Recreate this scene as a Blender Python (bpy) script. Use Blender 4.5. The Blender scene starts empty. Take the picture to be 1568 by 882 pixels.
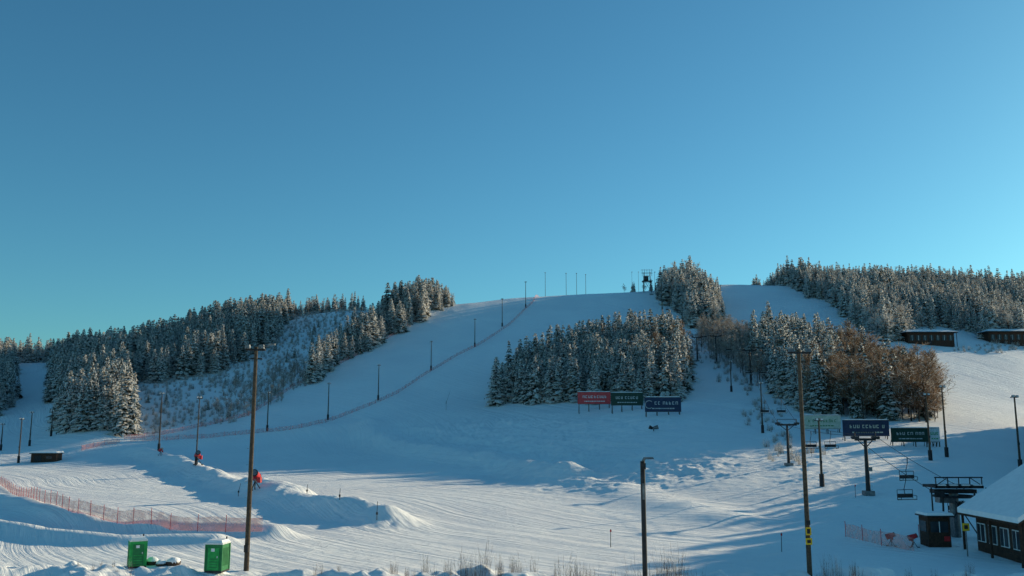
import bpy, math, random, bmesh
import numpy as np
from mathutils import Vector
random.seed(7); rng=np.random.RandomState(11)
sc=bpy.context.scene
F=1358.0; PITCH=math.radians(9.0); CAMZ=10.4
cp,sp=math.cos(PITCH),math.sin(PITCH)
def tanv(v):
    b=(441-v)/F; return (sp+b*cp)/(cp-b*sp)
def sv(u,v):
    b=(441-v)/F; return ((u-784)/F)/(cp-b*sp)
def zv(v,d): return CAMZ+d*tanv(v)
# ---------------- terrain profiles: (bearing, [(elevation sample, distance)]) -------------
cols={
 -700:[(700,300),(640,420),(600,520)],
 -150:[(715,225),(690,250),(640,310),(600,360),(565,430)],
 50:[(740,165),(712,222),(690,250),(640,305),(600,355),(553,440)],
 150:[(740,165),(712,215),(690,238),(665,255),(610,310),(560,380),(548,410)],
 220:[(740,165),(712,215),(690,240),(668,262),(610,305),(570,345),(535,400)],
 300:[(740,165),(712,212),(690,240),(670,262),(650,278),(612,305),(567,345),(530,390),(507,430)],
 400:[(740,165),(712,212),(690,238),(662,268),(640,280),(612,303),(567,345),(531,385),(490,445)],
 500:[(740,165),(716,200),(698,232),(680,252),(650,274),(612,302),(567,340),(531,378),(500,415),(474,455)],
 600:[(740,165),(722,195),(700,225),(680,245),(650,268),(612,300),(567,337),(531,372),(500,407),(471,445)],
 700:[(740,165),(725,190),(700,215),(670,238),(650,260),(612,296),(567,333),(531,368),(500,402),(464,450)],
 784:[(740,165),(730,185),(695,215),(655,245),(628,268),(590,305),(567,328),(531,365),(500,400),(470,438),(454,465)],
 900:[(765,132),(748,155),(700,190),(655,225),(628,247),(590,285),(560,318),(531,355),(500,397),(470,440),(448,478)],
 1000:[(785,112),(765,130),(700,172),(660,203),(630,228),(590,268),(560,305),(531,345),(500,392),(470,440),(443,490)],
 1100:[(800,100),(778,116),(720,150),(660,197),(612,243),(567,292),(531,338),(500,385),(470,435),(433,505)],
 1200:[(818,88),(795,101),(757,121),(720,146),(690,170),(650,206),(612,242),(567,290),(531,335),(500,380),(470,430),(436,505)],
 1350:[(838,78),(797,94),(757,114),(720,138),(690,162),(660,188),(640,207),(600,250),(567,288),(530,335),(500,378),(470,430),(440,500)],
 1568:[(850,73),(797,96),(757,118),(720,145),(690,170),(668,190),(645,225),(622,262),(567,315),(530,360),(500,410),(470,465),(452,510)],
 1800:[(850,73),(797,98),(745,150),(720,185),(700,215),(660,260),(610,330),(560,390),(520,450),(480,520)],
 2200:[(797,100),(740,165),(722,215),(690,300),(640,420),(600,520)],
 3200:[(797,100),(735,178),(720,230),(690,340),(660,500)],
}
DG=np.arange(0,902,2.0)
us=sorted(cols); S=[];Z=[]
for u in us:
    pr=cols[u]; ds=[0,60,80];zs=[0,0,0.]
    if pr[0][1]<84: ds=[0,60];zs=[0,0.]
    for v,d in pr:
        ds.append(d); zs.append(zv(v,d))
    zl=zs[-1]; dl=ds[-1]
    ds+= [dl+40,dl+150,900+dl]; zs+=[zl+0.5,zl-10,zl*0.3]
    S.append((u-784)/F/(cp+0.16*sp)); Z.append(np.interp(DG,ds,zs))
S=np.array(S);Z=np.array(Z)
SG=np.arange(-2.4,2.4001,0.006)
T=np.zeros((len(SG),len(DG)))
for j in range(len(DG)): T[:,j]=np.interp(SG,S,Z[:,j])
def gblur(A,sig,ax):
    r=int(sig*3)+1;k=np.exp(-0.5*(np.arange(-r,r+1)/sig)**2);k/=k.sum()
    A=np.moveaxis(A,ax,0);P=np.concatenate([np.repeat(A[:1],r,0),A,np.repeat(A[-1:],r,0)])
    o=sum(k[i]*P[i:i+A.shape[0]] for i in range(2*r+1))
    return np.moveaxis(o,0,ax)
T=gblur(gblur(T,3.5,0),2.2,1)
def vnoise(x,y,seed):
    xi=np.floor(x).astype(np.int64);yi=np.floor(y).astype(np.int64)
    fx=x-xi;fy=y-yi;fx=fx*fx*(3-2*fx);fy=fy*fy*(3-2*fy)
    def h(a,b):
        n=(a*374761393+b*668265263+seed*1442695041)&0x7fffffff
        n=((n^(n>>13))*1274126177)&0x7fffffff
        n=(n^(n>>16))&0xffff
        return n/32767.5-1.0
    return (h(xi,yi)*(1-fx)+h(xi+1,yi)*fx)*(1-fy)+(h(xi,yi+1)*(1-fx)+h(xi+1,yi+1)*fx)*fy
ridges=[]; roughs=[]
def pdist(x,y,pts):
    best=np.full(x.shape,1e9)
    for (ax,ay),(bx,by) in zip(pts[:-1],pts[1:]):
        dx,dy=bx-ax,by-ay;L=dx*dx+dy*dy+1e-9
        t=np.clip(((x-ax)*dx+(y-ay)*dy)/L,0,1)
        best=np.minimum(best,np.hypot(x-ax-t*dx,y-ay-t*dy))
    return best
def H0(x,y):
    x=np.asarray(x,float);y=np.asarray(y,float)
    d=np.clip(y,0,898);s=np.clip(x/np.maximum(y,25.0),-2.39,2.39)
    a=(s-SG[0])/0.006;b=d/2.0
    i=np.clip(a.astype(int),0,len(SG)-2);j=np.clip(b.astype(int),0,len(DG)-2)
    fa=a-i;fb=b-j
    z=(T[i,j]*(1-fa)+T[i+1,j]*fa)*(1-fb)+(T[i,j+1]*(1-fa)+T[i+1,j+1]*fa)*fb
    return z*np.clip(1-(y-898)/3500,0,1)
def H(x,y,detail=True):
    x=np.asarray(x,float);y=np.asarray(y,float)
    z=H0(x,y)
    for pts,h,w in ridges:
        q=pdist(x,y,pts); z=z+h*np.exp(-(q/w)**2)*(1+0.25*vnoise(x/6,y/6,5))
    if detail:
        m=np.zeros(x.shape)
        for pts,h,w in roughs: m=np.maximum(m,h*np.exp(-(pdist(x,y,pts)/w)**2))
        far=np.clip((y-50)/20,0,1)*np.clip((900-y)/300,0,1)
        z=z+far*(0.30*vnoise(x/26,y/26,1)+0.09*vnoise(x/7,y/9,2)+0.025*vnoise(x/2.2,y/3,9))
        z=z+m*(0.6*vnoise(x/5.5,y/5.5,3)+0.45*vnoise(x/2.3,y/2.3,4)+0.32*vnoise(x/1.0,y/1.0,6)+0.15*vnoise(x/.5,y/.5,7))
    return z
TT=np.concatenate([np.arange(25,120,0.25),np.arange(120,620,0.7)])
def ray(u,v,detail=True,dmin=25,miss=575):
    s=sv(u,v);t=tanv(v)
    tt=TT[TT>=dmin]
    g=H(s*tt,tt,detail)-(CAMZ+t*tt)
    k=np.argmax(g>=0)
    if g[k]<0: d=miss
    else:
        d=tt[k]
        if k>0: d=tt[k-1]+(tt[k]-tt[k-1])*(-g[k-1])/(g[k]-g[k-1]+1e-9)
    x=s*d
    return np.array([x,d,float(H(np.array([x]),np.array([d]),detail)[0])])
def W(*uv): return [tuple(ray(u,v,False)[:2]) for u,v in uv]
def PD(*ud): return [(sv(u,500)*d,d) for u,d in ud]
_r=[]
_r.append((W((205,693),(270,712),(340,742),(430,768),(520,786),(590,799)),2.0,3.2))
_r.append((W((0,764),(60,785),(150,806),(260,818),(420,824)),1.2,2.2))
_r.append((W((-40,800),(60,822),(190,835),(330,838)),0.9,2.0))
_r.append((W((120,690),(300,676),(440,658),(560,650)),1.0,5))
_r.append((W((560,655),(570,672),(640,694),(760,712),(860,735)),2.1,4.5))
_r.append((W((860,735),(1000,768),(1120,796)),0.9,4.5))
_r.append((W((410,758),(470,766)),1.2,2.0))
_r.append(([(-60,62.5),(-15,62),(20,61),(60,61.5)],0.8,2.2))
_r.append((W((640,478),(700,463),(740,460)),1.5,5))
_r.append((W((866,450),(886,450)),2.4,3.5))
_r.append(([(100,116),(158,206)],8.0,13))  # added knoll outside the view, raised to cast shade on the lower slope
ridges+=_r
_g=[]
_g.append((W((660,670),(800,690),(980,720)),0.8,20))
_g.append((W((640,655),(760,650),(1000,650)),0.6,12))
_g.append(([(-70,61),(70,60)],0.9,5.5))
_g.append((W((205,693),(340,740),(590,797)),0.35,5))
_g.append((W((1150,620),(1240,700),(1340,790)),0.3,12))
roughs+=_g

# ---------------- material helpers ----------------
def newmat(name):
    m=bpy.data.materials.new(name);m.use_nodes=True
    return m,m.node_tree,m.node_tree.nodes['Principled BSDF']
def ramp(nt,fac,c0,c1,p0=0.35,p1=0.65):
    r=nt.nodes.new('ShaderNodeValToRGB');r.color_ramp.elements[0].position=p0;r.color_ramp.elements[1].position=p1
    r.color_ramp.elements[0].color=(*c0,1);r.color_ramp.elements[1].color=(*c1,1)
    nt.links.new(fac,r.inputs[0]);return r.outputs[0]
def noisemat(name,c0,c1,scale=3,rough=0.8,bump=0.0,metal=0,rand=False,spec=0.3):
    m,nt,b=newmat(name)
    tc=nt.nodes.new('ShaderNodeTexCoord');n=nt.nodes.new('ShaderNodeTexNoise')
    n.inputs['Scale'].default_value=scale;n.inputs['Detail'].default_value=5
    nt.links.new(tc.outputs['Object'],n.inputs['Vector'])
    col=ramp(nt,n.outputs['Fac'],c0,c1)
    if rand:
        oi=nt.nodes.new('ShaderNodeObjectInfo');hs=nt.nodes.new('ShaderNodeHueSaturation')
        mr=nt.nodes.new('ShaderNodeMapRange');mr.inputs[3].default_value=0.6;mr.inputs[4].default_value=1.35
        nt.links.new(oi.outputs['Random'],mr.inputs[0]);nt.links.new(mr.outputs[0],hs.inputs['Value'])
        nt.links.new(col,hs.inputs['Color']);col=hs.outputs[0]
    nt.links.new(col,b.inputs['Base Color'])
    b.inputs['Roughness'].default_value=rough;b.inputs['Metallic'].default_value=metal
    b.inputs['Specular IOR Level'].default_value=spec
    if bump:
        bp=nt.nodes.new('ShaderNodeBump');bp.inputs['Strength'].default_value=bump;bp.inputs['Distance'].default_value=0.02
        nt.links.new(n.outputs['Fac'],bp.inputs['Height']);nt.links.new(bp.outputs[0],b.inputs['Normal'])
    return m
M_wood=noisemat('weathered_pole_wood',(0.05,0.036,0.026),(0.11,0.08,0.055),6,0.85,0.4)
M_steel=noisemat('galvanised_steel',(0.12,0.13,0.14),(0.22,0.23,0.24),4,0.5,0,0.6)
M_dark=noisemat('dark_metal',(0.012,0.013,0.016),(0.03,0.03,0.035),4,0.6)
M_red=noisemat('red_paint',(0.5,0.02,0.03),(0.62,0.04,0.04),3,0.45)
M_green=noisemat('green_plastic',(0.01,0.30,0.06),(0.03,0.42,0.10),3,0.5)
M_dgreen=noisemat('dark_green_plastic',(0.01,0.16,0.05),(0.02,0.22,0.07),3,0.5)
M_white=noisemat('white_paint',(0.6,0.6,0.6),(0.8,0.8,0.8),3,0.5)
M_letter=noisemat('faded_lettering',(0.4,0.42,0.42),(0.6,0.6,0.6),3,0.5)
M_yellow=noisemat('yellow_paint',(0.7,0.4,0.02),(0.8,0.5,0.03),3,0.5)
M_blue=noisemat('blue_panel',(0.015,0.03,0.07),(0.025,0.045,0.10),2,0.5)
M_gpan=noisemat('green_panel',(0.012,0.04,0.028),(0.02,0.06,0.045),2,0.5)
M_gpan2=noisemat('light_green_panel',(0.34,0.46,0.38),(0.5,0.58,0.5),2,0.5)
M_rpan=noisemat('red_panel',(0.55,0.05,0.06),(0.7,0.08,0.08),2,0.5)
M_brown=noisemat('brown_timber',(0.035,0.018,0.012),(0.08,0.04,0.025),5,0.8,0.3)
M_glass=noisemat('window_glass',(0.02,0.03,0.04),(0.05,0.06,0.07),1,0.1)
M_needle=noisemat('spruce_needles',(0.022,0.030,0.022),(0.10,0.11,0.085),9,0.9,rand=True,spec=0.1)
def transl(m,amt):
    nt=m.node_tree;b=nt.nodes['Principled BSDF'];o=nt.nodes['Material Output']
    t=nt.nodes.new('ShaderNodeBsdfTranslucent');x=nt.nodes.new('ShaderNodeMixShader');x.inputs[0].default_value=amt
    nt.links.new(b.inputs['Base Color'].links[0].from_socket,t.inputs[0])
    nt.links.new(b.outputs[0],x.inputs[1]);nt.links.new(t.outputs[0],x.inputs[2]);nt.links.new(x.outputs[0],o.inputs[0])
M_tsnow=noisemat('branch_snow',(0.76,0.74,0.71),(0.94,0.92,0.89),25,0.8,spec=0.1);transl(M_tsnow,.45)
M_bark=noisemat('bark',(0.03,0.022,0.016),(0.09,0.06,0.045),20,0.9)
M_twig=noisemat('birch_twigs',(0.18,0.11,0.065),(0.36,0.235,0.145),8,0.9,rand=True,spec=0.1);transl(M_twig,.3)
M_bushtwig=noisemat('bush_twigs',(0.07,0.04,0.03),(0.18,0.10,0.07),8,0.9,rand=True,spec=0.1)
M_frost=noisemat('frost_twigs',(0.5,0.47,0.44),(0.75,0.72,0.68),8,0.9,spec=0.1);transl(M_frost,.3)
M_psnow=noisemat('roof_snow',(0.86,0.87,0.88),(0.94,0.94,0.94),2,0.7,0.5)
def netmat(name,col,a0,a1):
    m,nt,b=newmat(name)
    tc=nt.nodes.new('ShaderNodeTexCoord');n=nt.nodes.new('ShaderNodeTexNoise');n.inputs['Scale'].default_value=1.3
    nt.links.new(tc.outputs['Object'],n.inputs['Vector'])
    nt.links.new(ramp(nt,n.outputs['Fac'],col,tuple(min(1,c*1.35) for c in col)),b.inputs['Base Color'])
    mr=nt.nodes.new('ShaderNodeMapRange');mr.inputs[1].default_value=0.3;mr.inputs[2].default_value=0.7
    mr.inputs[3].default_value=a0;mr.inputs[4].default_value=a1
    nt.links.new(n.outputs['Fac'],mr.inputs[0]);nt.links.new(mr.outputs[0],b.inputs['Alpha'])
    b.inputs['Roughness'].default_value=0.8
    return m
M_net=netmat('pink_netting',(0.66,0.26,0.22),.25,.65)
M_net2=netmat('faded_netting',(0.60,0.22,0.20),.15,.55)
def snowmat():
    m,nt,b=newmat('snow')
    L=nt.links
    geo=nt.nodes.new('ShaderNodeNewGeometry')
    n1=nt.nodes.new('ShaderNodeTexNoise');n1.inputs['Scale'].default_value=0.05;n1.inputs['Detail'].default_value=6
    L.new(geo.outputs['Position'],n1.inputs['Vector'])
    L.new(ramp(nt,n1.outputs['Fac'],(0.90,0.90,0.91),(0.97,0.97,0.965)),b.inputs['Base Color'])
    b.inputs['Roughness'].default_value=0.75;b.inputs['Specular IOR Level'].default_value=0.2
    nw=nt.nodes.new('ShaderNodeTexNoise');nw.inputs['Scale'].default_value=0.008;nw.inputs['Detail'].default_value=1
    L.new(geo.outputs['Position'],nw.inputs['Vector'])
    vm=nt.nodes.new('ShaderNodeVectorMath');vm.operation='MULTIPLY_ADD';vm.inputs[1].default_value=(60,60,0)
    L.new(nw.outputs['Color'],vm.inputs[0]);L.new(geo.outputs['Position'],vm.inputs[2])
    mp=nt.nodes.new('ShaderNodeMapping');mp.inputs['Rotation'].default_value=(0,0,math.radians(-42))
    L.new(vm.outputs[0],mp.inputs[0])
    mp2=nt.nodes.new('ShaderNodeMapping');mp2.inputs['Scale'].default_value=(1,0.025,0);L.new(mp.outputs[0],mp2.inputs[0])
    w=nt.nodes.new('ShaderNodeTexNoise');w.inputs['Scale'].default_value=0.45;w.inputs['Detail'].default_value=7;w.inputs['Roughness'].default_value=.7
    L.new(mp2.outputs[0],w.inputs['Vector'])
    n2=nt.nodes.new('ShaderNodeTexNoise');n2.inputs['Scale'].default_value=0.9;n2.inputs['Detail'].default_value=6
    L.new(geo.outputs['Position'],n2.inputs['Vector'])
    n3=nt.nodes.new('ShaderNodeTexNoise');n3.inputs['Scale'].default_value=6;n3.inputs['Detail'].default_value=3
    L.new(geo.outputs['Position'],n3.inputs['Vector'])
    def b1(h,dist,prev=None,st=1.0):
        q=nt.nodes.new('ShaderNodeBump');q.inputs['Strength'].default_value=st;q.inputs['Distance'].default_value=dist
        L.new(h,q.inputs['Height'])
        if prev: L.new(prev,q.inputs['Normal'])
        return q.outputs[0]
    o=b1(w.outputs['Fac'],0.62);o=b1(n2.outputs['Fac'],0.14,o);o=b1(n3.outputs['Fac'],0.02,o)
    L.new(o,b.inputs['Normal'])
    return m
M_snow=snowmat()
# ---------------- mesh builder ----------------
class MB:
    def __init__(s): s.v=[];s.f=[];s.m=[];s.mats=[]
    def mi(s,mat):
        if mat not in s.mats:s.mats.append(mat)
        return s.mats.index(mat)
    def face(s,pts,mat):
        i=len(s.v);s.v+=[tuple(p) for p in pts];s.f.append(tuple(range(i,i+len(pts))));s.m.append(s.mi(mat))
    def box(s,c,sz,mat,rz=0,taper=1.0):
        cx,cy,cz=c;hx,hy,hz=[q/2 for q in sz];ca,sa=math.cos(rz),math.sin(rz);i=len(s.v)
        for dz in(-1,1):
            k=taper if dz>0 else 1
            for dx,dy in((-1,-1),(1,-1),(1,1),(-1,1)):
                X,Y=dx*hx*k,dy*hy*k
                s.v.append((cx+X*ca-Y*sa,cy+X*sa+Y*ca,cz+dz*hz))
        k=s.mi(mat)
        for q in((0,3,2,1),(4,5,6,7),(0,1,5,4),(1,2,6,5),(2,3,7,6),(3,0,4,7)):
            s.f.append(tuple(i+a for a in q));s.m.append(k)
    def cyl(s,p0,p1,r0,r1,mat,n=8):
        p0=Vector(p0);p1=Vector(p1);d=(p1-p0)
        if d.length<1e-6:return
        d.normalize();a=d.orthogonal().normalized();b=d.cross(a);i=len(s.v);k=s.mi(mat)
        for p,r in((p0,r0),(p1,r1)):
            for j in range(n):
                t=2*math.pi*j/n;q=p+a*math.cos(t)*r+b*math.sin(t)*r;s.v.append(tuple(q))
        for j in range(n):
            s.f.append((i+j,i+(j+1)%n,i+n+(j+1)%n,i+n+j));s.m.append(k)
        s.f.append(tuple(i+j for j in range(n))[::-1]);s.m.append(k)
        s.f.append(tuple(i+n+j for j in range(n)));s.m.append(k)
    def obj(s,name,loc=(0,0,0),rz=0,link=True,smooth=False):
        me=bpy.data.meshes.new(name);me.from_pydata(s.v,[],s.f)
        for m in s.mats: me.materials.append(m)
        me.polygons.foreach_set('material_index',s.m)
        if smooth: me.polygons.foreach_set('use_smooth',[True]*len(s.f))
        me.update();o=bpy.data.objects.new(name,me);o.location=loc;o.rotation_euler=(0,0,rz)
        if link: sc.collection.objects.link(o)
        return o
# ---------------- ground mesh ----------------
APX=70.0
tin=np.linspace(-0.47,0.47,860)
tout=np.array([-6,-4,-3,-2.2,-1.7,-1.3,-1.05,-0.9,-0.8,-0.72,-0.66,-0.61,-0.57,-0.54,-0.515,-0.495,-0.48])
ts=np.concatenate([tout,tin,-tout[::-1]])
ys=[-55.,-40,-20,0,15,28,38,46,50]
y=52.0
while y<620: ys.append(y); y+=0.0036*y if y<260 else 0.006*y
while y<9000: ys.append(y); y*=1.06
ys=np.array(ys)
Yg,Tg=np.meshgrid(ys,ts,indexing='ij')
wid=np.where(Yg>60,(Yg+APX*np.clip(60/np.maximum(Yg,1),0,1)**0.6)*1.22,(Yg+APX)*1.22)
Xg=Tg*wid
Zg=H(Xg,Yg)
nr,nc=Xg.shape
co=np.stack([Xg,Yg,Zg],-1).reshape(-1,3)
idx=np.arange(nr*nc).reshape(nr,nc)
q=np.stack([idx[:-1,:-1],idx[:-1,1:],idx[1:,1:],idx[1:,:-1]],-1).reshape(-1,4)
me=bpy.data.meshes.new('snow_ground')
me.vertices.add(len(co));me.vertices.foreach_set('co',co.ravel())
me.loops.add(q.size);me.loops.foreach_set('vertex_index',q.ravel().astype(np.int32))
me.polygons.add(len(q));me.polygons.foreach_set('loop_start',np.arange(0,q.size,4,dtype=np.int32))
me.polygons.foreach_set('loop_total',np.full(len(q),4,dtype=np.int32))
me.update(calc_edges=True);me.validate()
me.polygons.foreach_set('use_smooth',[True]*len(me.polygons))
me.materials.append(M_snow)
g=bpy.data.objects.new('snow_ground',me);sc.collection.objects.link(g)
# ---------------- trees ----------------
def spruce(seed,snow,slim=1.0):
    r=random.Random(seed);b=MB()
    b.cyl((0,0,-0.05),(0,0,0.95),0.011,0.002,M_bark,5)
    L=26
    for i in range(L):
        t=(i+r.random())/L;z=0.05+0.94*t;R=(0.205*(1-t)**0.8+0.012)*slim*r.uniform(.8,1.15)
        n=int(6+6*(1-t))
        a0=r.random()*6
        for k in range(n):
            if r.random()<0.12: continue
            a=a0+k*6.283/n+r.uniform(-.3,.3);l=R*r.uniform(.55,1.25);dr=l*r.uniform(.25,.6);w=l*r.uniform(.22,.36)+0.004
            ca,sa=math.cos(a),math.sin(a)
            def P(rad,lat,zz): return (ca*rad-sa*lat,sa*rad+ca*lat,zz)
            zm=z-dr*0.35;zt=z-dr
            base=P(0.005,0,z);mc=P(l*.55,0,zm+0.01);tip=P(l,0,zt+.006)
            mL=P(l*.5,w,zm-w*.5);mR=P(l*.5,-w,zm-w*.5)
            b.face((base,mc,mL),M_needle);b.face((mc,tip,mL),M_tsnow if r.random()<snow*.8 else M_needle)
            b.face((base,mR,mc),M_needle);b.face((mc,mR,tip),M_tsnow if r.random()<snow*.8 else M_needle)
            if r.random()<snow:
                e=.006
                s1=r.uniform(.6,.95)
                b.face((P(l*.25,0,z-dr*.15+e+.004),P(l*.6,-w*s1,zm-w*.3+e),P(l*1.02,0,zt+e+.006),P(l*.6,w*s1,zm-w*.3+e)),M_tsnow)
            for q in range(3):
                rr=l*r.uniform(.45,1.0);la=r.uniform(-w,w)*.9;h=r.uniform(.012,.035);zz=z-dr*rr/l
                b.face((P(rr-.008,la,zz),P(rr+.012,la+.006,zz+.002),P(rr+.004,la,zz-h)),M_tsnow if r.random()<snow*.6 else M_needle)
    return b.obj('spruce_tree_model',link=False)
def birch(seed,mat,frost,wide=1.0,nb=24):
    r=random.Random(seed);b=MB()
    b.cyl((0,0,-.05),(0.01,0,.55),.009,.006,M_bark,5);b.cyl((0.01,0,.55),(0,0.01,.93),.006,.002,M_bark,4)
    def sliver(p,d,l,w,m):
        a=d.orthogonal().normalized();a=(a*math.cos(r.random()*6)+d.cross(a)*math.sin(r.random()*6)).normalized()*w
        q=p+d*l
        b.face((p-a,p+a,q),m)
        return q
    for i in range(nb):
        z=r.uniform(.15,.9);a=r.random()*6.283;l=(.30*(1-z)+.08)*wide*r.uniform(.7,1.2)
        d=Vector((math.cos(a)*.7,math.sin(a)*.7,.9)).normalized();p=Vector((0,0,z));e=p+d*l
        b.cyl(p,e,.0035,.001,M_bark,3)
        for k in range(9):
            pp=p.lerp(e,r.uniform(.2,1));dd=(d+Vector((r.gauss(0,.6),r.gauss(0,.6),r.gauss(.1,.5)))).normalized()
            m=M_frost if r.random()<frost else mat
            ee=sliver(pp,dd,l*r.uniform(.3,.6),.0035,m)
            for q in range(4):
                d3=(dd+Vector((r.gauss(0,.7),r.gauss(0,.7),r.gauss(0,.6)))).normalized()
                sliver(pp.lerp(ee,r.uniform(.3,1)),d3,l*r.uniform(.15,.35),.003,M_frost if r.random()<frost else mat)
    return b.obj('birch_tree_model',link=False)
def bush(seed,frost,n=70,wd=.008,spread=.12):
    r=random.Random(seed);b=MB()
    for i in range(n):
        a=r.random()*6.283;t=r.uniform(.05,.6);d=Vector((math.cos(a)*t,math.sin(a)*t,1)).normalized()
        p=Vector((r.gauss(0,spread),r.gauss(0,spread),-.03));l=r.uniform(.35,1.0)
        m=M_frost if r.random()<frost else M_bushtwig
        s=Vector((math.cos(a+1.6),math.sin(a+1.6),0))*wd
        e=p+d*l
        b.face((p-s,p+s,e),m)
        for k in range(4):
            d2=(d+Vector((r.gauss(0,.45),r.gauss(0,.45),r.gauss(.1,.2)))).normalized();q=p.lerp(e,r.uniform(.3,.95))
            b.face((q-s*.6,q+s*.6,q+d2*l*r.uniform(.15,.4)),M_frost if r.random()<frost else m)
    return b.obj('bush_model',link=False)
def coll(name,objs):
    c=bpy.data.collections.new(name)
    for o in objs:c.objects.link(o)
    return c
C_sp=coll('spruce_variants',[spruce(i,q,s) for i,s,q in zip(range(6),(1,.85,1.15,.75,.95,1.05),(.9,1,.85,1,.7,.95))])
C_fr=coll('frosted_spruce_variants',[spruce(20+i,1,s) for i,s in zip(range(4),(.9,.75,1.1,.85))]+[birch(30,M_twig,.9,.8,30)])
C_bi=coll('birch_variants',[birch(40+i,M_twig,.2,s,34) for i,s in zip(range(4),(1,.8,1.1,.9))]+[spruce(46,.6,.9)])
C_bf=coll('frosted_birch_variants',[birch(60+i,M_twig,.55,s) for i,s in zip(range(3),(1,.8,1.1))])
C_bu=coll('bush_variants',[bush(80+i,.15,42,.0065,.2) for i in range(4)])
C_bw=coll('frosted_bush_variants',[bush(90+i,.6) for i in range(3)])
def inst(name,pts,scl,col):
    n=len(pts);me=bpy.data.meshes.new(name);me.from_pydata([tuple(p) for p in pts],[],[])
    a=me.attributes.new('rot','FLOAT_VECTOR','POINT')
    R=np.zeros((n,3));R[:,2]=rng.rand(n)*6.28;R[:,0]=rng.randn(n)*.02;R[:,1]=rng.randn(n)*.02
    a.data.foreach_set('vector',R.ravel())
    a=me.attributes.new('scl','FLOAT_VECTOR','POINT');a.data.foreach_set('vector',np.asarray(scl).ravel())
    o=bpy.data.objects.new(name,me);sc.collection.objects.link(o)
    ng=bpy.data.node_groups.new(name+'_scatter','GeometryNodeTree')
    ng.interface.new_socket('Geometry',in_out='INPUT',socket_type='NodeSocketGeometry')
    ng.interface.new_socket('Geometry',in_out='OUTPUT',socket_type='NodeSocketGeometry')
    N=ng.nodes;gi=N.new('NodeGroupInput');go=N.new('NodeGroupOutput');ip=N.new('GeometryNodeInstanceOnPoints')
    ci=N.new('GeometryNodeCollectionInfo');ci.inputs['Collection'].default_value=col
    ci.inputs['Separate Children'].default_value=True;ci.inputs['Reset Children'].default_value=True
    ra=N.new('GeometryNodeInputNamedAttribute');ra.data_type='FLOAT_VECTOR';ra.inputs['Name'].default_value='rot'
    sa=N.new('GeometryNodeInputNamedAttribute');sa.data_type='FLOAT_VECTOR';sa.inputs['Name'].default_value='scl'
    l=ng.links
    l.new(gi.outputs[0],ip.inputs['Points']);l.new(ci.outputs[0],ip.inputs['Instance']);ip.inputs['Pick Instance'].default_value=True
    l.new(ra.outputs[0],ip.inputs['Rotation']);l.new(sa.outputs[0],ip.inputs['Scale']);l.new(ip.outputs[0],go.inputs[0])
    md=o.modifiers.new('scatter','NODES');md.node_group=ng
    return o
def inpoly(x,y,P):
    c=np.zeros(x.shape,bool);j=len(P)-1
    for i in range(len(P)):
        xi,yi=P[i];xj,yj=P[j]
        c^=((yi>y)!=(yj>y))&(x<(xj-xi)*(y-yi)/(yj-yi+1e-12)+xi);j=i
    return c
def scatter(name,uv,sp_,h0,h1,col,gap=0.1,pts=None,jit=4.0,wk=1.15):
    P=pts or [tuple(ray(u,v,False,miss=560)[:2]) for u,v in uv]
    A=np.array(P);x0,y0=A.min(0)-3;x1,y1=A.max(0)+3
    gx,gy=np.meshgrid(np.arange(x0,x1+sp_,sp_),np.arange(y0,y1+sp_,sp_))
    gx=(gx+rng.uniform(-.5,.5,gx.shape)*sp_).ravel();gy=(gy+rng.uniform(-.5,.5,gy.shape)*sp_).ravel()
    jx=gx+jit*vnoise(gx/9,gy/9,31)+rng.randn(len(gx))*.8;jy=gy+jit*1.5*vnoise(gx/9,gy/9,32)+rng.randn(len(gx))*.8
    clump=vnoise(gx/12,gy/12,33)
    k=inpoly(jx,jy,P)&(rng.rand(len(gx))>gap+.18*(clump<-.3))
    gx,gy=gx[k],gy[k];z=H(gx,gy)-.1
    h=h0+(h1-h0)*rng.beta(1.7,1.7,len(gx));h=h*(0.95+0.16*vnoise(gx/15,gy/15,8))
    small=rng.rand(len(gx))<.12;h=np.where(small,h*.6,h)
    w=h*wk*rng.uniform(.8,1.2,len(gx))
    return inst(name,np.stack([gx,gy,z],1),np.stack([w,w,h],1),col)
scatter('added_shade_spruces',[(80,606),(92,664),(197,666),(200,592),(300,577),(380,552),(430,514),(470,482),(500,474),(478,440),(200,440),(100,500),(78,570)],3.1,8,17,C_sp,jit=2.5)
scatter('added_shade_spruces',[(98,664),(196,666),(198,640),(100,635)],3.0,13,20,C_sp,.05,jit=1)
scatter('added_shade_spruces',[(-300,660),(-10,640),(14,620),(20,585),(8,550),(-300,520)],3.4,8,16,C_sp,jit=2)
scatter('frosted_forest',None,4,9,16,C_fr,pts=PD((-60,445),(112,432),(118,470),(-60,480)),jit=1)
scatter('added_shade_spruces',[(478,592),(478,565),(520,532),(560,502),(600,480),(640,464),(705,450),(705,464),(640,493),(600,517),(540,550)],3.0,7,19,C_sp,jit=3)
scatter('frosted_forest',None,4,7,13,C_fr,.15,pts=PD((430,456),(560,458),(560,480),(430,480)),jit=2)
scatter('frosted_forest',None,3.5,8,15,C_fr,.1,pts=PD((600,430),(690,436),(700,458),(600,462)),jit=1.5)
scatter('frosted_forest',None,3.5,4,9,C_fr,.3,pts=PD((955,492),(1015,492),(1015,503),(955,503)),jit=1.5)
scatter('added_shade_spruces',[(745,620),(765,600),(800,580),(860,548),(900,535),(960,528),(1035,528),(1050,560),(1052,596),(1046,612),(1000,616),(870,614),(800,622)],3.0,8,17,C_sp,jit=1.8)
scatter('birch_grove',[(960,555),(1040,535),(1050,596),(1036,610),(1000,612)],4.5,10,15,C_bi,.3,jit=1.5)
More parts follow.
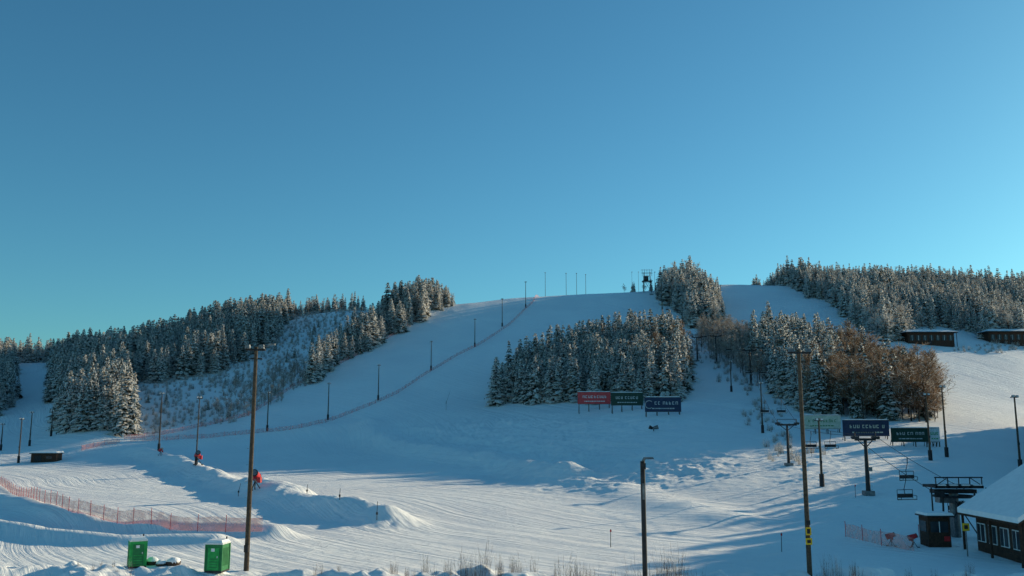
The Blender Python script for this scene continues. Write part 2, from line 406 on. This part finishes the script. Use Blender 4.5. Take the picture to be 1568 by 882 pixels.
scatter('frosted_forest',[(1013,462),(1013,440),(1050,430),(1085,462),(1118,480),(1100,500),(1060,505),(1045,480)],3.0,9,19,C_fr,jit=3)
scatter('added_shade_spruces',[(1150,560),(1190,600),(1215,628),(1250,636),(1300,600),(1300,560),(1270,540),(1230,530),(1165,525)],3.3,9,18,C_sp,jit=2.5)
scatter('birch_grove',[(1235,634),(1420,650),(1432,622),(1410,592),(1340,562),(1290,545),(1270,560)],2.7,8,16,C_bi,0.1,jit=2,wk=1.3)
scatter('birch_grove',[(1072,540),(1105,565),(1160,590),(1165,530),(1130,515),(1080,515)],3.0,6,12,C_bf,0.1)
scatter('frosted_forest',[(1140,430),(1215,441),(1262,463),(1310,497),(1350,527),(1385,522),(1400,505),(1480,505),(1510,522),(1700,535),(1900,540),(1900,400),(1140,400)],3.2,7,18,C_fr,0.06)
scatter('snowy_scrub',[(190,670),(195,592),(300,577),(380,552),(430,514),(475,480),(560,474),(560,500),(478,565),(478,592),(450,600),(380,638),(300,655)],2.0,0.8,2.6,C_bw,.3)
scatter('snowy_scrub',[(330,640),(360,590),(430,560),(478,560),(478,592),(450,600),(380,638)],2.3,2.5,5.5,C_bf,.3)
scatter('spruce_sapling_patch',[(210,650),(230,610),(380,575),(470,500),(540,490),(470,585),(380,630)],7,1.5,5,C_sp,.4)
scatter('hillside_scrub',[(1055,505),(1100,505),(1160,590),(1240,690),(1220,720),(1130,600),(1050,540)],2.6,.8,2.8,C_bw,.4)
scatter('hillside_scrub',[(1460,530),(1900,530),(1900,560),(1470,545)],2.5,.8,2.4,C_bw,.3)
# trees on the added knoll, out of view, to shade the lower right slope
scatter('added_shade_spruces',None,3.0,17,22,C_sp,.02,pts=[(79,121),(96,108),(165,200),(152,226),(141,221)],jit=.6,wk=1.25)
fb=[];fs=[]
for u,d,h,n in((735,60,2.4,8),(900,60,2.8,8),(1022,58,3.2,14),(1310,59,1.6,12),(600,62,1.5,5),(150,61,.9,8),(660,61,1.5,6),(810,62,1.8,5),(930,64,1.3,5),(480,62,.9,4),(525,66,1.0,2),(1400,60,1.2,6),(1480,60,1.0,6),(60,60,.8,5)):
    for k in range(n):
        x=sv(u,860)*d+random.gauss(0,1.2);yy=d+random.gauss(0,.7);fb.append((x,yy,float(H(np.array([x]),np.array([yy]))[0])));q=h*random.uniform(.4,1.05)
        fs.append((q*.6,q*.6,q))
inst('roadside_shrubs',fb,fs,C_bu)

# ---------------- poles etc ----------------
def gp(u,v,**k): return ray(u,v,**k)
def hof(P,v): return CAMZ+P[1]*tanv(v)-P[2]
def light_pole(u,vb,vt,r=0.14,arm=1.6,heads=2,mat=None,name='floodlight_pole'):
    P=gp(u,vb);h=hof(P,vt);m=mat or M_wood;b=MB()
    b.cyl((0,0,-.5),(0,0,h),r,r*.6,m,10)
    if arm:
        b.box((0,0,h-.35),(arm,.12,.12),M_dark)
        for k in range(heads):
            x=-arm/2+arm*(k+.5)/heads if heads>1 else arm*.35
            b.box((x,-.18,h-.18),(.42,.3,.34),M_steel,taper=.7);b.box((x,-.36,h-.18),(.34,.05,.26),M_white)
            b.cyl((x,0,h-.35),(x,-.15,h-.2),.03,.03,M_dark,5)
        b.box((0,-.16,h*.35),(.22,.14,.4),M_dark)
        b.cyl((0,0,.0),(0,0,1.7),r+.14,r+.14,M_dark,10)
    return b.obj(name,P)
for a in ((409,660,600),(502,643,586),(579,613,558),(660,567,522),(727,531,488),(769,500,457),(805,471,431),(835,452,417),
          (243,690,601),(28,709,640),(45,683,630),(1,690,648),(78,668,628),(1168,663,585),(1259,745,640),(1120,600,552),(1014,475,426),
          (1450,700,590),(867,447,418),(883,446,418),(897,445,420),(1104,458,436),(1563,720,605),(1425,705,602)):
    light_pole(*a,r=.19,arm=1.3 if a[1]>470 else .9)
P=gp(377,874);b=MB();h=hof(P,531)
b.cyl((0,0,-.5),(0,0,h),.19,.13,M_wood,14)
b.box((0,-.18,h-.25),(1.5,.12,.14),M_dark);b.box((.0,.14,h-.9),(.9,.08,.1),M_dark)
for x in(-.55,.5): b.box((x,-.32,h-.02),(.4,.34,.3),M_steel,taper=.75);b.box((x,-.51,h-.02),(.34,.03,.24),M_steel)
b.cyl((.5,-.2,h-.1),(1.2,-.3,h+.15),.035,.03,M_steel,6);b.box((1.25,-.3,h+.15),(.5,.22,.12),M_steel)
b.box((0,-.25,1.6),(.3,.16,.5),M_dark);b.cyl((.05,-.22,0),(.05,-.18,h*.6),.03,.03,M_dark,6)
for q in range(8): b.cyl((-.18,-.05,4+q*1.2),(-.36,-.05,4+q*1.2),.015,.015,M_steel,4)
b.obj('floodlight_pole',P)
P=gp(1240,879);b=MB();h=hof(P,535)
b.cyl((0,0,-.5),(0,0,h),.17,.12,M_wood,14)
b.box((0,-.16,h-.25),(1.6,.12,.12),M_dark)
for x in(-.6,.6): b.box((x,-.28,h-.08),(.34,.3,.24),M_steel,taper=.75)
b.box((-.02,-.22,2.75),(.36,.06,.5),M_yellow);b.box((-.02,-.22,2.1),(.42,.06,.42),M_yellow)
b.box((-.02,-.256,2.75),(.2,.01,.3),M_dark);b.box((-.02,-.256,2.1),(.24,.01,.2),M_dark)
b.box((0,-.2,3.3),(.24,.1,.3),M_dark)
b.obj('floodlight_pole',P)
d=46.;x=sv(986,800)*d;z=float(H(np.array([x]),np.array([d]))[0]);h=CAMZ+d*tanv(703)-z;b=MB()
b.cyl((0,0,-.3),(0,0,h-.1),.13,.12,M_dark,14)
b.cyl((0,0,h-.1),(.12,-.05,h+.02),.07,.06,M_steel,8)
b.box((.28,-.12,h+.05),(.55,.26,.10),M_steel,.15,.8);b.box((0,-.15,h-.35),(.26,.16,.3),M_dark)
b.box((0,-.135,h-1.6),(.12,.03,.8),M_steel)
b.obj('street_lamp',(x,d,z))
# ---------------- portable toilets ----------------
def toilet(u,vb,vt,mat,rz,nm):
    P=gp(u,vb);h=hof(P,vt);w=1.15;b=MB()
    b.box((0,0,.06),(w+.06,w+.06,.12),M_dark)
    b.box((0,0,.12+(h-.35)/2),(w,w,h-.35),mat)
    for sx in(-1,1):
        for sy in(-1,1): b.box((sx*(w/2),sy*(w/2),.12+(h-.35)/2),(.09,.09,h-.34),mat)
    b.box((0,-w/2-.02,.12+(h-.6)/2+.05),(.78,.04,h-.62),M_dgreen if mat is M_green else M_green)
    b.box((.28,-w/2-.055,h*.5),(.06,.03,.12),M_white);b.box((-.05,-w/2-.05,h*.72),(.25,.015,.2),M_white)
    for k in range(4): b.box((0,-w/2-.045,.35+k*.18),(.6,.012,.05),mat)
    for sx in(-1,1):
        for k in range(5): b.box((sx*(w/2+.012),-.35+k*.17,1.0),(.02,.05,h-.9),M_dgreen)
    b.box((0,0,h-.17),(w+.1,w+.1,.1),M_white);b.box((0,0,h-.04),(w+.04,w+.04,.18),M_psnow,taper=.8)
    b.cyl((.4,.4,h-.2),(.4,.4,h+.2),.05,.05,M_dark,8)
    b.obj(nm,P,rz)
toilet(209,868,823,M_green,math.radians(28),'portable_toilet')
toilet(332,875,827,M_dgreen,math.radians(-8),'portable_toilet')
b=MB()
for u,v,s in((234,864,.45),(248,866,.38),(264,865,.5)):
    P=gp(u,v)
    bm=bmesh.new();bmesh.ops.create_icosphere(bm,subdivisions=3,radius=s)
    for vv in bm.verts:
        k=1+.15*math.sin(vv.co.x*5+u)+.1*math.sin(vv.co.y*7+v);vv.co.x*=k*1.15;vv.co.y*=k;vv.co.z*=.8*k
    bm.normal_update()
    for f in bm.faces:
        b.face([vv.co+Vector(P)+Vector((0,0,s*.35)) for vv in f.verts],M_psnow if f.normal.z>.2 else M_bark)
    bm.free()
b.obj('snowy_boulders')
# ---------------- fences ----------------
def fence(uv,ht,name,pm=M_red,net=M_net,step=1.5,pr=.03):
    pts=[Vector(gp(u,v)) for u,v in uv];b=MB();cur=[]
    for a,c in zip(pts[:-1],pts[1:]):
        n=max(1,int((c-a).length/step))
        for k in range(n): 
            q=a.lerp(c,k/n);cur.append((q.x,q.y,float(H(np.array([q.x]),np.array([q.y]))[0])))
    for i,(p,q) in enumerate(zip(cur[:-1],cur[1:])):
        s0=.08*math.sin(i*1.7);s1=.08*math.sin((i+1)*1.7)
        b.face(((p[0],p[1],p[2]+.05),(q[0],q[1],q[2]+.05),(q[0],q[1],q[2]+ht+s1),(p[0],p[1],p[2]+ht+s0)),net)
        if i%2==0: b.cyl((p[0],p[1],p[2]-.2),(p[0]+random.uniform(-.05,.05),p[1],p[2]+ht+.25),pr,pr,pm,5)
    b.obj(name)
fence([(-60,725),(0,742),(60,768),(110,785),(190,803),(260,812),(345,815),(430,820)],1.35,'safety_net_fence')
fence([(125,690),(160,682),(195,678)],1.3,'safety_net_fence')
fence([(200,676),(300,672),(410,662),(470,654),(520,640),(570,620),(610,602),(645,578),(700,545),(740,525),(780,498),(815,465),(845,453)],1.2,'safety_net_fence',M_rpan,M_net2)
fence([(190,673),(300,655),(380,637),(450,592),(540,548),(640,490),(704,464)],1.2,'safety_net_fence',M_rpan,M_net2)
fence([(1295,822),(1350,836),(1400,845),(1460,850)],1.2,'safety_net_fence')
# ---------------- snow guns ----------------
def gun(u,v,s,nm='snow_gun',rz=0):
    P=gp(u,v);b=MB();h=1.1*s
    for a in(.5,2.6,4.7): b.cyl((0,0,h),(math.cos(a)*.8*s,math.sin(a)*.8*s,-.15),.05*s,.05*s,M_dark,6);b.cyl((math.cos(a)*.8*s,math.sin(a)*.8*s,0),(math.cos(a)*.8*s,math.sin(a)*.8*s,.12*s),.18*s,.18*s,M_dark,8)
    b.cyl((0,0,.2),(0,0,h+.2*s),.09*s,.09*s,M_steel,8)
    c=Vector((0,0,h+.65*s));d=Vector((.35,-.85,.35)).normalized()
    b.cyl(c-d*.75*s,c-d*.2*s,.5*s,.45*s,M_red,16);b.cyl(c-d*.2*s,c+d*.6*s,.45*s,.36*s,M_red,16)
    b.cyl(c+d*.6*s,c+d*.72*s,.40*s,.40*s,M_dark,16);b.cyl(c+d*.721*s,c+d*.74*s,.3*s,.3*s,M_steel,12)
    b.cyl(c-d*.80*s,c-d*.751*s,.53*s,.53*s,M_dark,16)
    b.box((.5*s,.1,h+.1*s),(.4*s,.35*s,.6*s),M_red)
    b.obj(nm,P,rz)
gun(302,712,1.25);gun(246,697,.75,rz=.5);gun(390,752,1.3,rz=-.3);gun(1365,836,.5,rz=.6);gun(1399,838,.5,rz=1)
light_pole(300,712,607,r=.15,arm=1.2)
for u,vb,vt,du in((577,796,768,0),(683,628,598,6),(470,756,742,0),(520,765,748,0),(365,760,740,2)):
    P=gp(u,vb);h=hof(P,vt);b=MB();b.cyl((0,0,-.3),(0,0,h*.5),.06,.05,M_steel,6);b.cyl((0,0,h*.35),(du*P[1]/F,.2,h),.04,.03,M_dark,6)
    b.box((0,0,h*.35),(.2,.15,.25),M_dark);b.obj('snow_lance',P)
# ---------------- billboards ----------------
def board(u0,u1,vt,vb,mat,mark,nm='advertising_board',pat=0,base=None):
    P=gp((u0+u1)/2,base or vb+4,dmin=120);d=P[1]
    s=d/F;w=(u1-u0)*s;z0=CAMZ+d*tanv(vb)-P[2];z1=CAMZ+d*tanv(vt)-P[2];hh=z1-z0;zc=(z0+z1)/2
    b=MB();b.box((0,0,zc),(w,.12,hh),mat)
    for x in(-w*.46,-w*.16,w*.16,w*.46): b.cyl((x,.15,-1.0),(x,.15,z1+.1),.1,.1,M_wood,6);b.cyl((x,.2,zc),(x,1.6,-.5),.06,.06,M_wood,5)
    b.box((0,-.075,z1-.05),(w,.03,.08),M_steel);b.box((0,-.075,z0+.05),(w,.03,.08),M_steel)
    b.box((0,0,z1+.08),(w,.3,.14),M_psnow,taper=.9)
    r=random.Random(pat+5);x=-w*.34
    if pat%3==1:
        for k in range(14):
            a0=.8+k*.33;a1=a0+.33;R=hh*.26;cx=-w*.38
            b.cyl((cx+R*math.cos(a0),-.07,zc+R*math.sin(a0)),(cx+R*math.cos(a1),-.07,zc+R*math.sin(a1)),.09,.09,mark,5)
        x=-w*.22
    hl=hh*.20;zt=zc+hh*.1
    while x<w*.36:
        q=hl*r.uniform(.5,.75);k=r.randint(0,3);t=hl*.2
        b.box((x,-.068,zt),(t,.02,hl),mark)
        if k in(0,2):b.box((x+q*.5,-.068,zt+hl*.4),(q*.7,.02,t),mark)
        if k in(0,1,3):b.box((x+q*.5,-.068,zt-hl*.4),(q*.7,.02,t),mark)
        if k in(1,2):b.box((x+q*.9,-.068,zt),(t,.02,hl),mark)
        if k==3:b.box((x+q*.5,-.068,zt),(q*.7,.02,t),mark)
        x+=q+hl*.45
        if r.random()<.18:x+=hl*.6
    x=-w*.3
    while x<w*.3:
        q=r.uniform(.2,.6);b.box((x+q/2,-.068,z0+hh*.24),(q,.02,hh*.07),mark);x+=q+.15
    b.obj(nm,P)
board(885,935,600,619,M_rpan,M_white,pat=0,base=629);board(936,985,601,621,M_gpan,M_letter,pat=2,base=630);board(988,1043,608,631,M_blue,M_letter,pat=1,base=636)
board(1230,1288,636,657,M_gpan2,M_dgreen,pat=3,base=664);board(1292,1362,643,668,M_blue,M_gpan2,pat=6,base=674);board(1366,1422,655,677,M_gpan,M_letter,pat=5,base=684);board(1424,1440,655,677,M_white,M_green,pat=8,base=684)
# ---------------- lodge buildings ----------------
def lodge(u0,u1,vb,vt,name):
    P=gp((u0+u1)/2,vb);s=P[1]/F;w=(u1-u0)*s;h=hof(P,vt);b=MB()
    b.box((0,4,h*.35),(w*.9,8,h*.7+1),M_brown)
    for k in range(7):
        x=-w*.38+k*w*.127
        b.box((x,-.03,h*.45),(w*.08,.06,h*.3),M_glass);b.box((x,-.07,h*.45),(.08,.04,h*.3),M_white)
    b.box((-w*.02,-.04,h*.22),(1.0,.06,h*.45),M_dark)
    b.box((0,4,h*.77),(w*1.03,9.8,.3),M_dark)
    b.face(((-w*.52,-1,h*.8),(w*.52,-1,h*.8),(w*.36,4,h),(-w*.36,4,h)),M_psnow)
    b.face(((w*.52,-1,h*.8),(w*.52,9,h*.8),(w*.36,4,h)),M_psnow);b.face(((-w*.52,-1,h*.8),(-w*.36,4,h),(-w*.52,9,h*.8)),M_psnow)
    b.face(((w*.52,9,h*.8),(-w*.52,9,h*.8),(-w*.36,4,h),(w*.36,4,h)),M_psnow)
    for x in(-w*.48,w*.48): b.cyl((x,-.8,-.5),(x,-.8,h*.8),.12,.12,M_brown,6)
    b.cyl((w*.1,4,h*.9),(w*.1,4,h*1.15),.3,.3,M_steel,8)
    b.obj(name,P)
lodge(1388,1466,529,503,'ski_lodge');lodge(1512,1590,528,502,'ski_lodge')
P=gp(66,708);b=MB();w=42*P[1]/F;h=hof(P,693)
b.box((0,1.5,h*.42),(w*.9,3,h*.9),M_brown);b.box((-w*.2,-.02,h*.4),(w*.25,.06,h*.6),M_dark);b.box((w*.2,-.02,h*.5),(w*.2,.06,h*.3),M_glass)
b.box((0,1.5,h*.92),(w,3.6,.18),M_dark);b.box((0,1.5,h*.92+.3),(w,3.6,.42),M_psnow,taper=.9);b.obj('storage_shed',P)
P=gp(873,450);b=MB();h=3.2;w=4
b.box((0,1.5,h*.3),(w,3,h*.6),M_brown);b.face(((-w*.6,-.4,h*.55),(w*.6,-.4,h*.55),(w*.6,1.5,h),(-w*.6,1.5,h)),M_psnow);b.face(((-w*.6,3.4,h*.55),(-w*.6,1.5,h),(w*.6,1.5,h),(w*.6,3.4,h*.55)),M_psnow)
b.box((0,-.02,h*.3),(1,.05,h*.45),M_dark);b.obj('warming_hut',P)
P=gp(992,448);b=MB();h=hof(P,412)
for x in(-2.2,2.2):
    for y_ in(0,3): b.cyl((x,y_,-1),(x*.7,y_,h*.9),.16,.12,M_steel,6)
b.cyl((-2,0,.5),(1.6,0,h*.5),.08,.08,M_steel,5);b.cyl((2,0,.5),(-1.6,0,h*.5),.08,.08,M_steel,5)
b.box((0,1.5,h*.5),(5.5,4,.25),M_dark);b.box((-.6,1.5,h*.6),(2.4,2.4,h*.18),M_brown);b.box((-.6,.28,h*.61),(1.8,.05,h*.1),M_glass);b.box((-.6,1.5,h*.71),(3,3,.3),M_psnow);b.box((0,1.5,h*.85),(6,.3,.25),M_dark)
for x in(-2.6,-1.3,0,1.3,2.6): b.cyl((x,1.5,h*.72),(x,1.5,h*1.02),.08,.08,M_dark,5)
b.box((0,1.5,h*.98),(6.6,.2,.2),M_psnow)
for k in range(20):
    a0,a1=k*math.tau/20,(k+1)*math.tau/20
    b.cyl((2.4*math.cos(a0),1.5+2.4*math.sin(a0),h*.46),(2.4*math.cos(a1),1.5+2.4*math.sin(a1),h*.46),.12,.12,M_dark,5)
b.obj('lift_top_station',P)
for u in(968,978,1003):
    light_pole(u,446,416,r=.12,arm=.8,heads=1,name='utility_pole')
# ---------------- chairlift ----------------
tops=[]
def tower(u,vb,vt,w=4.2,r=.3):
    P=gp(u,vb);h=hof(P,vt);b=MB()
    b.box((0,0,.1),(1.2,1.2,.7),M_steel);b.cyl((0,0,-.5),(0,0,h),r,r*.65,M_dark,10)
    b.box((0,0,h-.15),(w,.3,.3),M_dark)
    for sx in(-1,1):
        x=sx*w/2;b.box((x,0,h+.12),(.12,2.6,.14),M_dark)
        for q in(-1.1,-.6,-.1,.4,.9): b.cyl((x-.05,q,h+.05),(x+.05,q,h+.05),.2,.2,M_dark,10)
        b.cyl((x,0,h-.2),(x,0,h+.75),.06,.06,M_dark,6)
        b.cyl((sx*.2,0,h-1.0),(x*.75,0,h-.2),.06,.06,M_dark,6)
    b.box((0,0,h+.75),(w,.1,.1),M_dark)
    for k in range(int(h/.45)): b.cyl((r*.9,-.1,.6+k*.45),(r*.9+.28,-.1,.6+k*.45),.02,.02,M_steel,4)
    b.box((r+.0,-.3,h*.45),(.5,.05,.5),M_steel)
    b.obj('chairlift_tower',P);tops.append((P[0],P[1],P[2]+h+.3,w))
tower(1330,757,671,w=2.6);tower(1208,713,649,w=3.2,r=.26);tower(1150,590,536,w=3.6);tower(1097,556,514,w=3.6);tower(1068,553,516,w=3);tower(1045,500,478);
SX,SY=sv(1463,800)*84,84.;SZ=float(H(np.array([SX]),np.array([SY]))[0])
b=MB();hz=CAMZ+84*tanv(752)-SZ
b.cyl((0,0,-.3),(0,0,hz),.45,.4,M_steel,14)
b.box((0,0,hz),(3.9,1.0,.35),M_dark);b.box((0,-1.2,hz+.45),(4.4,.2,.25),M_dark);b.box((0,1.2,hz+.45),(4.4,.2,.25),M_dark)
for x in(-2.1,-1.0,0,1.0,2.1):
    b.box((x,0,hz+.45),(.15,2.6,.2),M_dark);b.cyl((x,-1.2,hz+.5),(x,-1.2,hz+1.3),.05,.05,M_dark,6)
b.cyl((-2.2,-1.2,hz+1.3),(2.2,-1.2,hz+1.3),.06,.06,M_dark,6);b.cyl((-2.2,-1.2,hz+.5),(-1,-1.2,hz+1.3),.04,.04,M_dark,5);b.cyl((1,-1.2,hz+1.3),(2.2,-1.2,hz+.5),.04,.04,M_dark,5)
for k in range(24):
    a0,a1=k*math.tau/24,(k+1)*math.tau/24
    b.cyl((1.7*math.cos(a0),1.7*math.sin(a0),hz-.45),(1.7*math.cos(a1),1.7*math.sin(a1),hz-.45),.1,.1,M_dark,6)
    if k%4==0:b.cyl((0,0,hz-.45),(1.7*math.cos(a0),1.7*math.sin(a0),hz-.45),.06,.06,M_dark,5)
b.box((-1.0,-.4,hz-.75),(1.4,1.0,.5),M_steel)
b.box((.9,-.3,hz-1.3),(1.0,.8,.7),M_steel);b.box((-1.9,-1.35,hz-.2),(.9,.1,.5),M_dark)
for x in(-2.6,2.4): b.cyl((x,-1.3,-.2),(x,-1.3,hz+.4),.07,.07,M_dark,6)
for k in range(9): b.cyl((2.2,-1.45,.3+k*.4),(2.65,-1.45,.3+k*.4),.025,.025,M_steel,4)
for x in(-1.6,-.5,.6,1.7): b.box((x,-1.2,hz+.62),(.7,.3,.1),M_psnow)
for sx in(-1.6,1.6):
    b.cyl((sx,-1,-.3),(sx*.9,-1,hz),.1,.08,M_dark,6);b.cyl((sx,-1,.1),(-sx*.2,-1,hz*.8),.05,.05,M_dark,5)
for k in range(6): b.cyl((-2.4-.25*k,-1+.1*k,.0),(-2.4-.25*k,-1+.1*k,1.1),.03,.03,M_red,5)
b.cyl((-2.4,-1,1.1),(-3.7,-.5,1.1),.03,.03,M_red,5);b.box((-1.2,-1.9,1.1),(.06,.9,1.6),M_steel)
b.obj('chairlift_station',(SX,SY,SZ))
P=gp(1440,838);b=MB();h=hof(P,786)
b.box((0,.8,h*.45),(1.9,1.7,h*.9),M_brown);b.box((0,-.06,h*.6),(1.5,.06,h*.32),M_glass);b.box((0,-.10,h*.6),(.06,.05,h*.32),M_white);b.box((-.97,.8,h*.6),(.05,1.1,h*.32),M_glass)
b.box((0,.7,h*.92),(2.4,2.2,.12),M_dark);b.box((0,.7,h*.92+.17),(2.4,2.2,.2),M_psnow,taper=.9);b.box((.6,-.09,h*.25),(.5,.04,.4),M_red)
b.obj('operator_cabin',P)
def cable(p,q,sag,name,r=.03):
    b=MB();pr=None
    for k in range(17):
        t=k/16;c=Vector(p).lerp(Vector(q),t);c.z-=sag*4*t*(1-t)
        if pr is not None:b.cyl(pr,c,r,r,M_dark,5)
        pr=c
    b.obj(name)
    return lambda t:Vector(p).lerp(Vector(q),t)-Vector((0,0,sag*4*t*(1-t)))
def chair(p,rz=0):
    b=MB();b.cyl((0,0,0),(0,0,-.6),.05,.05,M_dark,6);b.cyl((0,0,-.6),(.0,.35,-1.5),.04,.04,M_dark,6);b.cyl((0,.35,-1.5),(0,.25,-2.0),.04,.04,M_dark,6)
    w=.95
    b.cyl((-w,.25,-1.55),(w,.25,-1.55),.035,.035,M_dark,6)
    for x in(-w,w):
        b.cyl((x,.25,-1.55),(x,.25,-2.55),.035,.035,M_dark,6);b.cyl((x,.25,-2.55),(x,-.35,-2.5),.035,.035,M_dark,6);b.cyl((x,-.3,-2.5),(x,-.35,-2.15),.03,.03,M_dark,5);b.cyl((x,-.35,-2.15),(x,.25,-2.1),.03,.03,M_dark,5)
    b.box((0,-.03,-2.5),(2*w,.5,.06),M_dark);b.box((0,.25,-2.15),(2*w,.05,.4),M_dark);b.box((0,-.03,-2.44),(2*w*.95,.45,.05),M_psnow)
    b.obj('chairlift_chair',p,rz)
st=(SX,SY,SZ+hz-.1,3.4)
t0,t1,t2,t3=tops[0],tops[1],tops[2],tops[5]
top=gp(992,448);TZ=(top[0],top[1],top[2]+hof(top,432),3.4)
line=[st,t0,t1,t2,t3,TZ]
for a,c in zip(line[:-1],line[1:]):
    L=math.dist(a[:3],c[:3])
    for sx in(-1,1):
        f=cable((a[0]+sx*a[3]/2,a[1],a[2]),(c[0]+sx*c[3]/2,c[1],c[2]),L*.012,'lift_cable',.03 if a[1]<200 else .035)
        n=max(1,int(L/(18 if a[1]<130 else 40)))
        if a is st: kk=(.3,) if sx==-1 else (.12,.6)
        else: kk=[(k+.5)/n for k in range(n)]
        for ks in kk: chair(f(ks),random.uniform(-.1,.1)+.2)
# ---------------- timber hut at the right ----------------
b=MB()
x0,x1,y0,y1=38.9,48.5,69.5,76.5;ez=3.55;rx=43.8;rz_=7.15
b.box(((x0+x1)/2,(y0+y1)/2,ez/2-.1),(x1-x0,y1-y0,ez+.2),M_brown)
b.face(((x0,y0,ez),(x1,y0,ez),(rx,y0,rz_-.5)),M_brown);b.face(((x0,y1,ez),(rx,y1,rz_-.5),(x1,y1,ez)),M_brown)
def slab(pa,pb,pc,pd,t0_,t1_,mat):
    lo=[(p[0],p[1],p[2]+t0_) for p in(pa,pb,pc,pd)];hi=[(p[0],p[1],p[2]+t1_) for p in(pa,pb,pc,pd)]
    b.face(hi,mat);b.face(lo[::-1],mat)
    for k in range(4): b.face((lo[k],lo[(k+1)%4],hi[(k+1)%4],hi[k]),mat)
e0=x0-1.1;e1=x1+1.1;ye0=y0-1.3;ye1=y1+.9;ze=ez-.35
slab((e0,ye0,ze),(rx,ye0,rz_-.3),(rx,ye1,rz_-.3),(e0,ye1,ze),0,.16,M_brown)
slab((e1,ye0,ze),(e1,ye1,ze),(rx,ye1,rz_-.3),(rx,ye0,rz_-.3),0,.16,M_brown)
slab((e0+.03,ye0+.03,ze),(rx,ye0+.03,rz_-.3),(rx,ye1-.03,rz_-.3),(e0+.03,ye1-.03,ze),.165,.58,M_psnow)
slab((e1-.03,ye0+.03,ze),(e1-.03,ye1-.03,ze),(rx,ye1-.03,rz_-.3),(rx,ye0+.03,rz_-.3),.165,.58,M_psnow)
for k in range(4):
    yy=y0+.9+k*1.75
    b.box((x0-.03,yy,1.9),(.08,1.2,1.5),M_white);b.box((x0-.06,yy,1.9),(.08,1.05,1.35),M_glass);b.box((x0-.10,yy,1.9),(.04,.06,1.35),M_white)
for k in range(5):
    xx=x0+1.0+k*1.8
    b.box((xx,y0-.03,1.9),(1.3,.08,1.5),M_white);b.box((xx,y0-.06,1.9),(1.15,.08,1.35),M_glass);b.box((xx,y0-.10,1.9),(.06,.04,1.35),M_white)
for k in range(30): b.box((x0+.16+k*.32,y0-.02,.55),(.03,.05,1.1),M_dark)
for x,y_ in((e0+.3,ye0+.3),(e0+.3,(ye0+ye1)/2),(e0+.3,ye1-.3),(e0+3.5,ye0+.3)): b.box((x,y_,1.55),(.16,.16,3.3),M_brown)
b.box((e0+.3,ye0+1.5,1.0),(.06,2.4,.08),M_brown);b.box((e0+.3,ye0+1.5,.6),(.06,2.4,.08),M_brown)
b.obj('timber_hut')
P=gp(1482,852);b=MB();b.cyl((0,0,-.2),(0,0,2.6),.05,.05,M_steel,6);b.box((0,-.06,2.3),(.55,.04,.6),M_yellow);b.box((0,-.085,2.3),(.3,.01,.3),M_dark);b.obj('warning_sign',P)
for u,v in((1197,845),(1243,700),(935,838),(1310,762)):
    P=gp(u,v);b=MB();b.cyl((0,0,-.2),(.03,0,1.6),.03,.03,M_dark,5);b.box((0.03,-.04,1.45),(.14,.03,.2),M_red);b.obj('piste_marker',P)
P=gp(1001,660);b=MB();b.cyl((0,0,-.3),(0,0,.5),.1,.1,M_dark,6)
b.cyl((-1.0,0,.9),(-.2,0,.6),.45,.3,M_dark,10);b.cyl((-.2,0,.6),(1.0,0,.9),.3,.5,M_steel,10);b.obj('hydrant_cover',P)

# ---------------- world, sun, camera ----------------
EL=math.radians(14.5);PHI=math.radians(35)
Lv=Vector((math.cos(EL)*math.cos(PHI),math.cos(EL)*math.sin(PHI),math.sin(EL)))
w=bpy.data.worlds.new('World');sc.world=w;w.use_nodes=True;nt=w.node_tree;bg=nt.nodes['Background']
sky=nt.nodes.new('ShaderNodeTexSky');sky.sky_type='NISHITA';sky.sun_disc=False;sky.sun_elevation=EL;sky.sun_rotation=math.pi/2-PHI
sky.altitude=200;sky.air_density=1.0;sky.dust_density=0.5;sky.ozone_density=3
mx=nt.nodes.new('ShaderNodeMix');mx.data_type='RGBA';mx.blend_type='MULTIPLY';mx.inputs[0].default_value=1
mx.inputs[7].default_value=(0.42,0.87,0.90,1);nt.links.new(sky.outputs[0],mx.inputs[6]);nt.links.new(mx.outputs[2],bg.inputs[0])
bg.inputs[1].default_value=0.135
sd=bpy.data.lights.new('sun','SUN');sd.energy=5;sd.angle=math.radians(.5);sd.color=(1,.84,.56)
so=bpy.data.objects.new('sun',sd);so.rotation_euler=Lv.to_track_quat('Z','Y').to_euler();sc.collection.objects.link(so)
cd=bpy.data.cameras.new('camera');cd.sensor_width=36;cd.lens=36*F/1568;cd.clip_end=20000;cd.clip_start=.1
cam=bpy.data.objects.new('camera',cd);cam.location=(0,0,CAMZ);cam.rotation_euler=(math.pi/2+PITCH,0,0);sc.collection.objects.link(cam);sc.camera=cam
sc.view_settings.view_transform='Standard';sc.view_settings.look='None';sc.view_settings.exposure=0
